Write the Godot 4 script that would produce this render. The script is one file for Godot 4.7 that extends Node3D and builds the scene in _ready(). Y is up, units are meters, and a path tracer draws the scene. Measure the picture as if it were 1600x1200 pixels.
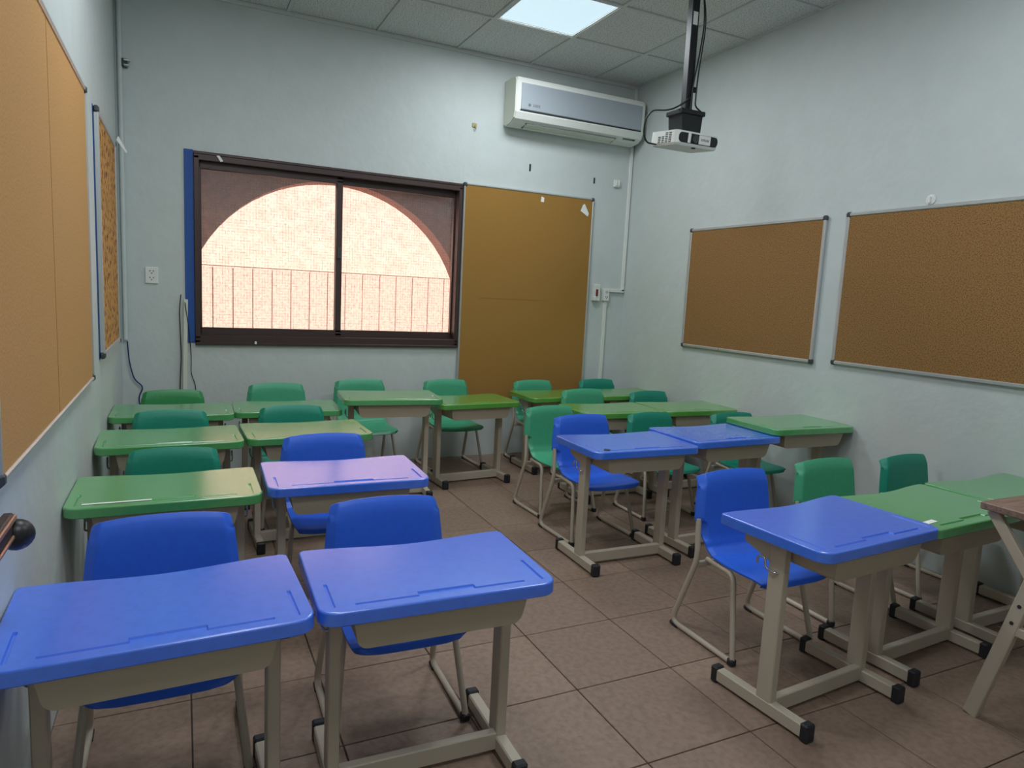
extends Node3D

const W := 3.824     # room width: x from -W (left wall) to 0 (right wall)
const H := 3.08      # ceiling height
const ZF := 5.9      # front wall (behind the camera); the back wall is z = 0

var mats := {}
var noise_cache := {}
var used := {}

# ------------------------------------------------------------------ materials
func c8(r: float, g: float, b: float) -> Color:
	return Color(r / 255.0, g / 255.0, b / 255.0)

func noise_tex(freq: float, ramp: Array, octaves := 4, size := 512, sd := 1, kind := FastNoiseLite.TYPE_SIMPLEX_SMOOTH) -> NoiseTexture2D:
	var n := FastNoiseLite.new()
	n.seed = sd
	n.noise_type = kind
	n.frequency = freq
	n.fractal_octaves = octaves
	var t := NoiseTexture2D.new()
	t.width = size
	t.height = size
	t.seamless = true
	t.noise = n
	var g := Gradient.new()
	var off := PackedFloat32Array()
	var cols := PackedColorArray()
	for i in ramp.size():
		off.append(ramp[i][0])
		cols.append(ramp[i][1])
	g.offsets = off
	g.colors = cols
	t.color_ramp = g
	return t

func bump_tex(freq: float, strength: float, sd := 3, size := 512, octaves := 3) -> NoiseTexture2D:
	var n := FastNoiseLite.new()
	n.seed = sd
	n.frequency = freq
	n.fractal_octaves = octaves
	var t := NoiseTexture2D.new()
	t.width = size
	t.height = size
	t.seamless = true
	t.noise = n
	t.as_normal_map = true
	t.bump_strength = strength
	return t

func mat(key: String, col: Color, rough := 0.6, metal := 0.0, spec := 0.5) -> StandardMaterial3D:
	if mats.has(key):
		return mats[key]
	var m := StandardMaterial3D.new()
	m.resource_name = key
	m.albedo_color = col
	m.roughness = rough
	m.metallic = metal
	m.metallic_specular = spec
	mats[key] = m
	return m

func tri(m: StandardMaterial3D, scale: float, world := true) -> StandardMaterial3D:
	m.uv1_triplanar = true
	m.uv1_world_triplanar = world
	m.uv1_scale = Vector3.ONE * scale
	return m

func make_materials() -> void:
	var m: StandardMaterial3D
	m = tri(mat("wall", c8(202, 209, 207), 0.55), 0.7)
	m.albedo_texture = noise_tex(0.012, [[0.0, c8(249, 250, 249)], [1.0, c8(255, 255, 255)]], 5, 512, 11)
	m.normal_enabled = true
	m.normal_texture = bump_tex(0.03, 2.0, 5)
	m.normal_scale = 0.25
	m = tri(mat("ceiling", c8(230, 232, 232), 0.9), 3.0)
	m.albedo_texture = noise_tex(0.055, [[0.0, c8(165, 165, 165)], [0.36, c8(210, 210, 210)], [0.46, c8(248, 248, 248)], [1.0, c8(255, 255, 255)]], 3, 512, 21)
	m.normal_enabled = true
	m.normal_texture = bump_tex(0.08, 6.0, 8)
	m.normal_scale = 0.5
	mat("bar", c8(205, 208, 206), 0.5)
	var tones := [c8(148, 125, 109), c8(144, 121, 106), c8(152, 128, 112)]
	var grain := noise_tex(0.045, [[0.0, c8(214, 210, 206)], [0.5, c8(240, 238, 236)], [1.0, c8(255, 255, 255)]], 6, 512, 31)
	var fb := bump_tex(0.05, 3.0, 33)
	for i in 3:
		m = tri(mat("tile%d" % i, tones[i], 0.5), 1.3)
		m.albedo_texture = grain
		m.normal_enabled = true
		m.normal_texture = fb
		m.normal_scale = 0.2
	mat("grout", c8(84, 72, 66), 0.9)
	var speck := noise_tex(0.16, [[0.0, c8(150, 130, 110)], [0.38, c8(205, 195, 180)], [0.55, c8(245, 240, 232)], [1.0, c8(255, 255, 255)]], 3, 512, 41)
	m = tri(mat("cork", c8(162, 124, 76), 0.95), 1.6)
	m.albedo_texture = speck
	var felt := noise_tex(0.09, [[0.0, c8(222, 216, 206)], [0.5, c8(246, 244, 240)], [1.0, c8(255, 255, 255)]], 4, 512, 43)
	m = tri(mat("fabric", c8(166, 124, 60), 0.95), 3.0)
	m.albedo_texture = felt
	m = tri(mat("fabric_light", c8(206, 156, 94), 0.95), 2.4)
	m.albedo_texture = felt
	m = tri(mat("cork_torn", c8(212, 160, 92), 0.95), 2.0)
	m.albedo_texture = noise_tex(0.018, [[0.0, c8(96, 62, 36)], [0.3, c8(120, 82, 50)], [0.36, c8(235, 225, 210)], [1.0, c8(255, 255, 255)]], 4, 512, 47)
	mat("aluminium", c8(196, 198, 196), 0.35, 0.55)
	mat("cap", c8(62, 66, 68), 0.5)
	mat("bronze", c8(72, 56, 54), 0.42, 0.25)
	mat("tape", c8(38, 84, 160), 0.6)
	var pl := noise_tex(0.03, [[0.0, c8(242, 242, 242)], [0.5, c8(252, 252, 252)], [1.0, c8(255, 255, 255)]], 5, 512, 51)
	for d in [["desk_blue", c8(60, 118, 238)], ["desk_green", c8(80, 164, 92)], ["desk_leaf", c8(92, 164, 66)]]:
		m = tri(mat(d[0], d[1], 0.27, 0.0, 0.7), 1.6, false)
		m.albedo_texture = pl
		m.clearcoat_enabled = true
		m.clearcoat = 0.8
		m.clearcoat_roughness = 0.2
	for d in [["chair_blue", c8(46, 104, 226)], ["chair_mint", c8(70, 166, 126)], ["chair_teal", c8(24, 140, 116)], ["chair_green", c8(52, 146, 84)]]:
		m = tri(mat(d[0], d[1], 0.42), 2.0, false)
		m.albedo_texture = pl
	mat("beige", c8(186, 174, 156), 0.5)
	mat("tray", c8(176, 164, 142), 0.6)
	mat("rubber", c8(34, 34, 40), 0.6)
	mat("chrome", c8(200, 200, 204), 0.2, 0.9)
	mat("white_plastic", c8(226, 228, 222), 0.4)
	mat("cream_plastic", c8(214, 218, 204), 0.45)
	mat("silver_panel", c8(170, 178, 186), 0.35, 0.2)
	mat("slot", c8(40, 42, 44), 0.7)
	mat("black_metal", c8(32, 33, 36), 0.45, 0.2)
	mat("black_plastic", c8(26, 27, 30), 0.4)
	mat("cable_blue", c8(28, 48, 96), 0.5)
	mat("paper", c8(236, 236, 232), 0.9)
	mat("red", c8(120, 20, 24), 0.4)
	mat("grey_print", c8(110, 116, 120), 0.7)
	mat("lens", c8(20, 22, 30), 0.08, 0.0, 0.8)
	mat("brass", c8(150, 140, 96), 0.4, 0.5)
	mat("dark_wood", c8(58, 44, 40), 0.45)
	mat("copper", c8(176, 132, 108), 0.35, 0.5)
	m = tri(mat("wood", c8(150, 124, 110), 0.5), 1.0, false)
	m.uv1_scale = Vector3(0.6, 6, 6)
	m.albedo_texture = noise_tex(0.02, [[0.0, c8(180, 170, 164)], [0.5, c8(230, 226, 222)], [1.0, c8(255, 255, 255)]], 5, 512, 61)
	m = tri(mat("plaster", c8(236, 208, 196), 0.9), 0.6)
	m.albedo_texture = noise_tex(0.02, [[0.0, c8(232, 226, 220)], [1.0, c8(255, 255, 255)]], 5, 512, 71)
	m = tri(mat("arcade", c8(204, 132, 94), 0.95), 0.8)
	m.albedo_texture = noise_tex(0.03, [[0.0, c8(200, 190, 184)], [1.0, c8(255, 255, 255)]], 5, 512, 73)
	mat("paving", c8(190, 170, 150), 0.9)
	m = tri(mat("board", c8(236, 208, 196), 0.8), 1.2)
	m.albedo_texture = noise_tex(0.04, [[0.0, c8(226, 214, 206)], [1.0, c8(255, 255, 255)]], 5, 512, 75)
	m = mat("glass", Color(1, 1, 1, 0.06), 0.05)
	m.transparency = BaseMaterial3D.TRANSPARENCY_ALPHA
	# insect screen: an uneven woven grid, open between the threads
	var im := Image.create(512, 512, false, Image.FORMAT_RGBA8)
	var rng := RandomNumberGenerator.new()
	rng.seed = 77
	var base := Color(0.62, 0.5, 0.45)
	for y in 512:
		for x in 512:
			im.set_pixel(x, y, Color(base.r, base.g, base.b, 0.12))
	for dir in 2:
		for k in 32:
			var i2 := 0
			while i2 < 512:
				var run := rng.randi_range(3, 18)
				var a := rng.randf_range(0.0, 0.6) if rng.randf() < 0.75 else rng.randf_range(0.5, 0.95)
				for j in run:
					if i2 + j >= 512: break
					for t in 3:
						var c := Color(base.r * 0.75, base.g * 0.62, base.b * 0.62, a * [0.5, 1.0, 0.5][t])
						var px := Vector2i(k * 16 + t, i2 + j) if dir == 0 else Vector2i(i2 + j, k * 16 + t)
						if im.get_pixelv(px).a < c.a: im.set_pixelv(px, c)
				i2 += run
	m = tri(mat("screen", Color(1, 1, 1, 1), 0.9), 1.6)
	m.albedo_texture = ImageTexture.create_from_image(im)
	m.transparency = BaseMaterial3D.TRANSPARENCY_ALPHA

# ------------------------------------------------------------------ mesh helpers
func begin() -> SurfaceTool:
	var st := SurfaceTool.new()
	st.begin(Mesh.PRIMITIVE_TRIANGLES)
	st.set_smooth_group(-1)
	return st

func done(st: SurfaceTool) -> ArrayMesh:
	st.generate_normals()
	return st.commit()

# a triangle turned so that its front looks away from ctr
func tout(st: SurfaceTool, a: Vector3, b: Vector3, c: Vector3, ctr: Vector3) -> void:
	var n := (b - a).cross(c - a)
	if n.dot((a + b + c) / 3.0 - ctr) > 0.0:
		st.add_vertex(a); st.add_vertex(c); st.add_vertex(b)
	else:
		st.add_vertex(a); st.add_vertex(b); st.add_vertex(c)

func qout(st: SurfaceTool, a: Vector3, b: Vector3, c: Vector3, d: Vector3, ctr: Vector3) -> void:
	tout(st, a, b, c, ctr)
	tout(st, a, c, d, ctr)

# box with chamfered edges
func rbox(st: SurfaceTool, c: Vector3, size: Vector3, b := 0.003, basis := Basis()) -> void:
	var h := size * 0.5
	b = minf(b, minf(h.x, minf(h.y, h.z)) * 0.9)
	st.set_smooth_group(-1)
	var P := func(sx: float, sy: float, sz: float, ax: int) -> Vector3:
		var v := Vector3(sx * (h.x - b), sy * (h.y - b), sz * (h.z - b))
		if ax == 0: v.x = sx * h.x
		elif ax == 1: v.y = sy * h.y
		else: v.z = sz * h.z
		return c + basis * v
	for s in [-1.0, 1.0]:
		qout(st, P.call(s, -1, -1, 0), P.call(s, 1, -1, 0), P.call(s, 1, 1, 0), P.call(s, -1, 1, 0), c)
		qout(st, P.call(-1, s, -1, 1), P.call(1, s, -1, 1), P.call(1, s, 1, 1), P.call(-1, s, 1, 1), c)
		qout(st, P.call(-1, -1, s, 2), P.call(1, -1, s, 2), P.call(1, 1, s, 2), P.call(-1, 1, s, 2), c)
	for s in [-1.0, 1.0]:
		for t in [-1.0, 1.0]:
			qout(st, P.call(s, t, -1, 0), P.call(s, t, 1, 0), P.call(s, t, 1, 1), P.call(s, t, -1, 1), c)
			qout(st, P.call(s, -1, t, 0), P.call(s, 1, t, 0), P.call(s, 1, t, 2), P.call(s, -1, t, 2), c)
			qout(st, P.call(-1, s, t, 1), P.call(1, s, t, 1), P.call(1, s, t, 2), P.call(-1, s, t, 2), c)
			for u in [-1.0, 1.0]:
				tout(st, P.call(s, t, u, 0), P.call(s, t, u, 1), P.call(s, t, u, 2), c)

func box_between(lo: Vector3, hi: Vector3, b := 0.003) -> ArrayMesh:
	var st := begin()
	rbox(st, (lo + hi) * 0.5, hi - lo, b)
	return done(st)

# bar of rectangular section from a to b
func bar(st: SurfaceTool, a: Vector3, b: Vector3, w: float, t: float, side := Vector3.RIGHT, ch := 0.003) -> void:
	var y := (b - a).normalized()
	var z := side.cross(y).normalized()
	var x := y.cross(z).normalized()
	rbox(st, (a + b) * 0.5, Vector3(w, a.distance_to(b), t), ch, Basis(x, y, z))

func fillet(pts: Array, r: float, n := 5) -> PackedVector3Array:
	var out := PackedVector3Array()
	out.append(pts[0])
	for i in range(1, pts.size() - 1):
		var p: Vector3 = pts[i]
		var a: Vector3 = pts[i - 1]
		var b: Vector3 = pts[i + 1]
		var rr := minf(r, minf(p.distance_to(a), p.distance_to(b)) * 0.48)
		var s := p + (a - p).normalized() * rr
		var e := p + (b - p).normalized() * rr
		for k in n + 1:
			var t := float(k) / n
			out.append(s.lerp(p, t).lerp(p.lerp(e, t), t))
	out.append(pts[-1])
	return out

func tube(st: SurfaceTool, pts: PackedVector3Array, r: float, n := 8) -> void:
	var rings := []
	var up := Vector3.UP
	var d0 := (pts[1] - pts[0]).normalized()
	if absf(d0.dot(up)) > 0.9:
		up = Vector3.RIGHT
	var nx := up.cross(d0).normalized()
	for i in pts.size():
		var d: Vector3
		if i == 0: d = (pts[1] - pts[0]).normalized()
		elif i == pts.size() - 1: d = (pts[i] - pts[i - 1]).normalized()
		else: d = ((pts[i] - pts[i - 1]).normalized() + (pts[i + 1] - pts[i]).normalized()).normalized()
		nx = (nx - d * nx.dot(d)).normalized()
		var ny := d.cross(nx)
		var ring := []
		for k in n:
			var a := TAU * k / n
			ring.append(pts[i] + (nx * cos(a) + ny * sin(a)) * r)
		rings.append(ring)
	st.set_smooth_group(0)
	for i in pts.size() - 1:
		var mid := (pts[i] + pts[i + 1]) * 0.5
		for k in n:
			var k2 := (k + 1) % n
			qout(st, rings[i][k], rings[i][k2], rings[i + 1][k2], rings[i + 1][k], mid)
	st.set_smooth_group(-1)
	for e in [0, pts.size() - 1]:
		var inner := pts[1] if e == 0 else pts[e - 1]
		for k in n:
			tout(st, pts[e], rings[e][k], rings[e][(k + 1) % n], inner)

func tube_mesh(pts: PackedVector3Array, r: float, n := 8) -> ArrayMesh:
	var st := begin()
	tube(st, pts, r, n)
	return done(st)

# polygon (in a plane) extruded; f maps (u, v, w) to a point
func prism(st: SurfaceTool, poly: PackedVector2Array, w0: float, w1: float, f: Callable) -> void:
	st.set_smooth_group(-1)
	var ctr2 := Vector2.ZERO
	for p in poly: ctr2 += p / poly.size()
	var ctr: Vector3 = f.call(ctr2.x, ctr2.y, (w0 + w1) * 0.5)
	var ix := Geometry2D.triangulate_polygon(poly)
	for w in [w0, w1]:
		for i in range(0, ix.size(), 3):
			var a: Vector3 = f.call(poly[ix[i]].x, poly[ix[i]].y, w)
			var b: Vector3 = f.call(poly[ix[i + 1]].x, poly[ix[i + 1]].y, w)
			var c: Vector3 = f.call(poly[ix[i + 2]].x, poly[ix[i + 2]].y, w)
			var away: Vector3 = f.call(0, 0, w0 + w1 - w) - f.call(0, 0, w)
			tout(st, a, b, c, (a + b + c) / 3.0 + away)
	var cw := Geometry2D.is_polygon_clockwise(poly)
	for i in poly.size():
		var p := poly[i]
		var q := poly[(i + 1) % poly.size()]
		var nrm := Vector2(q.y - p.y, p.x - q.x) * (-1.0 if cw else 1.0)
		var m := (p + q) * 0.5 - nrm.normalized() * 0.001
		var inside: Vector3 = f.call(m.x, m.y, (w0 + w1) * 0.5)
		qout(st, f.call(p.x, p.y, w0), f.call(q.x, q.y, w0), f.call(q.x, q.y, w1), f.call(p.x, p.y, w1), inside)

func rounded_rect(w: float, h: float, r: float, n := 5) -> PackedVector2Array:
	var out := PackedVector2Array()
	for q in 4:
		var cx := (w * 0.5 - r) * (1.0 if q == 0 or q == 3 else -1.0)
		var cy := (h * 0.5 - r) * (1.0 if q < 2 else -1.0)
		for k in n + 1:
			var a := PI * 0.5 * (q + float(k) / n)
			out.append(Vector2(cx + cos(a) * r, cy + sin(a) * r))
	return out

func disc_mesh(c: Vector3, axis: Vector3, r: float, t: float, n := 20) -> ArrayMesh:
	var st := begin()
	var z := axis.normalized()
	var x := z.cross(Vector3.UP if absf(z.y) < 0.9 else Vector3.RIGHT).normalized()
	var y := z.cross(x)
	var poly := PackedVector2Array()
	for k in n: poly.append(Vector2(cos(TAU * k / n), sin(TAU * k / n)) * r)
	prism(st, poly, 0.0, t, func(u, v, w): return c + x * u + y * v + z * w)
	return done(st)

# ------------------------------------------------------------------ node helpers
func numbered(called: String) -> String:
	if not used.has(called):
		used[called] = 0
		return called
	used[called] += 1
	return "%s_%03d" % [called, used[called]]

func obj(called: String, mesh: Mesh, m: Material, parent: Node = self, at := Vector3.ZERO) -> MeshInstance3D:
	var o := MeshInstance3D.new()
	o.name = numbered(called) if parent == self else called
	o.mesh = mesh
	o.material_override = m
	o.position = at
	if parent != self:   # alike parts of one thing count up
		var k := 0
		while parent.has_node(NodePath(o.name)):
			k += 1
			o.name = "%s_%03d" % [called, k]
	parent.add_child(o, true)
	return o

func thing(called: String, label: String, category: String, at := Vector3.ZERO, group := "") -> Node3D:
	var o := Node3D.new()
	o.name = numbered(called)
	add_child(o, true)
	o.position = at
	tag(o, label, category, group)
	return o

func tag(o: Node, label: String, category: String, group := "") -> void:
	o.set_meta("label", label)
	o.set_meta("category", category)
	if group: o.set_meta("group", group)

func struct(called: String, mesh: Mesh, m: Material, label: String, category: String) -> MeshInstance3D:
	var o := obj(called, mesh, m)
	o.set_meta("kind", "structure")
	tag(o, label, category)
	return o

func text_mesh(s: String, size: float, depth := 0.001) -> TextMesh:
	var t := TextMesh.new()
	t.text = s
	var f := SystemFont.new()
	f.font_names = PackedStringArray(["Droid Sans"])
	f.font_weight = 700
	t.font = f
	t.font_size = 32
	t.pixel_size = size / 32.0
	t.depth = depth
	t.curve_step = 2.0
	return t

# ------------------------------------------------------------------ setting
func _ready() -> void:
	var cam := Camera3D.new()
	cam.name = "camera"
	cam.fov = 58.79
	cam.near = 0.05
	cam.far = 100.0
	cam.position = Vector3(-3.471, 1.302, 4.997)
	cam.rotation_degrees = Vector3(-7.41, -25.978, 2.855)
	cam.current = true
	add_child(cam)
	var env := Environment.new()
	env.background_mode = Environment.BG_SKY
	var sky := Sky.new()
	var sm := ProceduralSkyMaterial.new()
	sm.sky_top_color = c8(150, 180, 215)
	sm.sky_horizon_color = c8(215, 222, 228)
	sm.ground_bottom_color = c8(150, 140, 128)
	sm.ground_horizon_color = c8(205, 205, 200)
	sky.sky_material = sm
	env.sky = sky
	env.background_energy_multiplier = 0.9
	env.tonemap_mode = Environment.TONE_MAPPER_LINEAR
	env.tonemap_exposure = 1.0
	env.sdfgi_enabled = true
	env.ssao_enabled = true
	env.ssil_enabled = true
	var we := WorldEnvironment.new()
	we.name = "world"
	we.environment = env
	add_child(we)
	var sun := DirectionalLight3D.new()
	sun.name = "sun"
	sun.light_color = c8(255, 244, 236)
	sun.light_energy = 5.3
	sun.light_angular_distance = 0.5
	sun.shadow_enabled = true
	add_child(sun)
	sun.look_at_from_position(Vector3.ZERO, Vector3(0.25, -2.4, -1.0))
	make_materials()
	build_room()
	build_outside()
	build_window()
	build_boards()
	build_fittings()
	build_air_conditioner()
	build_projector()
	build_desks()
	build_chairs()
	build_teacher_desk()

const PANELS := [[1, 0], [1, 4], [4, 2], [4, 6]]   # lit ceiling cells: column from the right wall, row from the back

func build_room() -> void:
	var t := 0.2
	# floor: grout bed with tiles laid on it
	var fl := struct("floor", box_between(Vector3(-W - t, -0.2, -t), Vector3(t, -0.006, ZF + t), 0.001), mats["grout"], "brown square ceramic tile floor of the classroom", "floor")
	var xs := [-W]
	for k in range(-4, 5):
		var x := -1.9 + 0.39 * k
		if x > -W + 0.01 and x < -0.01: xs.append(x)
	xs.append(0.0)
	var zs := [0.0]
	for k in range(-6, 10):
		var z := 2.41 + 0.39 * k
		if z > 0.02 and z < ZF - 0.02: zs.append(z)
	zs.append(ZF)
	var cache := {}
	var rng := RandomNumberGenerator.new()
	rng.seed = 5
	for i in xs.size() - 1:
		for j in zs.size() - 1:
			var w: float = xs[i + 1] - xs[i]
			var d: float = zs[j + 1] - zs[j]
			var key := "%.3f_%.3f" % [w, d]
			if not cache.has(key):
				var st := begin()
				rbox(st, Vector3(0, -0.005, 0), Vector3(w - 0.004, 0.01, d - 0.004), 0.0015)
				cache[key] = done(st)
			obj("floor_tile", cache[key], mats["tile%d" % rng.randi_range(0, 2)], fl, Vector3((xs[i] + xs[i + 1]) * 0.5, 0, (zs[j] + zs[j + 1]) * 0.5))
	# walls
	var top := H + 0.12
	struct("wall_left", box_between(Vector3(-W - t, -0.2, -t), Vector3(-W, top, ZF + t), 0.001), mats["wall"], "pale grey-green painted left wall with two pin boards", "wall")
	struct("wall_right", box_between(Vector3(0, -0.2, -t), Vector3(t, top, ZF + t), 0.001), mats["wall"], "pale grey-green painted right wall with two cork boards", "wall")
	struct("wall_front", box_between(Vector3(-W, -0.2, ZF), Vector3(0, top, ZF + t), 0.001), mats["wall"], "painted front wall of the classroom opposite the window", "wall")
	var st := begin()
	var x0 := -3.395
	var x1 := -1.535
	var y0 := 0.874
	var y1 := 2.118
	rbox(st, Vector3((-W + x0) * 0.5, (top - 0.2) * 0.5, -t * 0.5), Vector3(x0 + W, top + 0.2, t), 0.0005)
	rbox(st, Vector3(x1 * 0.5, (top - 0.2) * 0.5, -t * 0.5), Vector3(-x1, top + 0.2, t), 0.0005)
	rbox(st, Vector3((x0 + x1) * 0.5, (y0 - 0.2) * 0.5, -t * 0.5), Vector3(x1 - x0, y0 + 0.2, t), 0.0005)
	rbox(st, Vector3((x0 + x1) * 0.5, (y1 + top) * 0.5, -t * 0.5), Vector3(x1 - x0, top - y1, t), 0.0005)
	struct("wall_back", done(st), mats["wall"], "pale grey-green painted back wall around the window", "wall")
	# ceiling: slab, grid bars, lay-in tiles
	var ce := struct("ceiling", box_between(Vector3(-W - t, H + 0.08, -t), Vector3(t, H + 0.25, ZF + t), 0.001), mats["ceiling"], "suspended ceiling of square speckled acoustic tiles in a white grid", "ceiling")
	var gx := [-W]
	for k in range(5, -1, -1): gx.append(-0.417 - 0.6 * k)
	gx.append(0.0)
	var gz := [0.0]
	for k in 9: gz.append(0.658 + 0.6 * k)
	gz.append(ZF)
	for x in gx:
		obj("grid_bar", box_between(Vector3(x - 0.012, H, 0), Vector3(x + 0.012, H + 0.03, ZF), 0.001), mats["bar"], ce)
	for z in gz:
		obj("grid_bar", box_between(Vector3(-W, H - 0.0005, z - 0.012), Vector3(0, H + 0.03, z + 0.012), 0.001), mats["bar"], ce)
	obj("wall_angle", box_between(Vector3(-W, H - 0.02, 0), Vector3(0, H + 0.002, 0.018), 0.001), mats["bar"], ce)
	cache = {}
	for i in gx.size() - 1:
		for j in gz.size() - 1:
			var lit := false
			for p in PANELS:
				if p[0] == gx.size() - 2 - i - 1 + 0 and p[1] == j - 1: lit = true
			var w: float = gx[i + 1] - gx[i] - 0.026
			var d: float = gz[j + 1] - gz[j] - 0.026
			if w < 0.03 or d < 0.03: continue
			var c := Vector3((gx[i] + gx[i + 1]) * 0.5, H, (gz[j] + gz[j + 1]) * 0.5)
			if lit:
				lamp_panel(c, w, d)
				continue
			var key := "%.3f_%.3f" % [w, d]
			if not cache.has(key):
				var s2 := begin()
				rbox(s2, Vector3(0, 0.018, 0), Vector3(w, 0.02, d), 0.004)
				cache[key] = done(s2)
			obj("ceiling_tile", cache[key], mats["ceiling"], ce, c)

func lamp_panel(c: Vector3, w: float, d: float) -> void:
	var where := "in the ceiling in view, nearest the air conditioner" if c.z < 1.2 else ("in the ceiling above the right desks" if c.x > -2.0 else ("in the ceiling above the left desks" if c.z < 3.0 else "in the ceiling over the front left desks"))
	var o := thing("ceiling_light", "square flat lit ceiling light panel " + where, "light", c, "ceiling light panels")
	var m := mat("lamp_glow", c8(240, 250, 255), 0.5)
	m.emission_enabled = true
	m.emission = c8(212, 240, 255)
	m.emission_energy_multiplier = 0.75
	obj("diffuser", box_between(Vector3(-w * 0.5 + 0.012, 0.008, -d * 0.5 + 0.012), Vector3(w * 0.5 - 0.012, 0.02, d * 0.5 - 0.012), 0.001), m, o)
	var st := begin()
	for s in [-1.0, 1.0]:
		rbox(st, Vector3(s * (w * 0.5 - 0.006), 0.012, 0), Vector3(0.012, 0.02, d), 0.001)
		rbox(st, Vector3(0, 0.012, s * (d * 0.5 - 0.006)), Vector3(w - 0.024, 0.02, 0.012), 0.001)
	obj("frame", done(st), mats["bar"], o)
	var l := AreaLight3D.new()
	l.name = "lamp"
	l.area_size = Vector2(w - 0.03, d - 0.03)
	l.area_normalize_energy = true
	l.light_color = c8(240, 247, 252)
	l.light_energy = 2.15
	l.area_range = 12.0
	l.shadow_enabled = true
	o.add_child(l)
	l.position = Vector3(0, 0.004, 0)
	l.rotation_degrees = Vector3(-90, 0, 0)

# what the window looks out on: a narrow passage with an arch and a sunlit wall
func build_outside() -> void:
	var g := struct("ground_outside", box_between(Vector3(-9, -0.35, -6), Vector3(4, -0.2, -0.2), 0.001), mats["paving"], "paved passage outside the window", "ground")
	g.set_meta("kind", "structure")
	var st := begin()
	var poly := PackedVector2Array([Vector2(-6, -0.2), Vector2(-3.47, -0.2)])
	for k in 33:
		var a := PI - PI * k / 32.0
		poly.append(Vector2(-2.37 + 1.1 * cos(a), 1.0 + 1.1 * sin(a)))
	poly.append_array(PackedVector2Array([Vector2(-1.27, -0.2), Vector2(1.2, -0.2), Vector2(1.2, 3.3), Vector2(-6, 3.3)]))
	prism(st, poly, -0.7, -0.5, func(u, v, w): return Vector3(u, v, w))
	struct("arcade_wall", done(st), mats["arcade"], "brown rendered outside wall with an arch seen through the window", "wall")
	struct("passage_roof", box_between(Vector3(-6, 3.3, -0.72), Vector3(1.2, 3.4, -0.2), 0.002), mats["arcade"], "flat roof over the gap outside the window", "roof")
	struct("boundary_wall", box_between(Vector3(-8, -0.2, -2.7), Vector3(3, 4.2, -2.5), 0.002), mats["plaster"], "sunlit peach plaster wall beyond the arch", "wall")
	var f := thing("board_fence", "low peach fence of upright boards with dark gaps beyond the arch", "fence", Vector3(-3.4, -0.2, -2.0))
	var bm := box_between(Vector3(-0.084, 0, -0.01), Vector3(0.084, 1.64, 0.012), 0.004)
	for k in 18:
		obj("board", bm, mats["board"], f, Vector3(0.1 + 0.175 * k, 0, 0))
	obj("cap_rail", box_between(Vector3(0, 1.64, -0.02), Vector3(3.2, 1.652, 0.014), 0.003), mats["paving"], f)
	obj("backing_sheet", box_between(Vector3(0, 0.02, -0.06), Vector3(3.2, 1.63, -0.045), 0.003), mats["paving"], f)
	obj("rail", box_between(Vector3(0, 1.565, -0.044), Vector3(3.2, 1.625, -0.012), 0.003), mats["arcade"], f)

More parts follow.
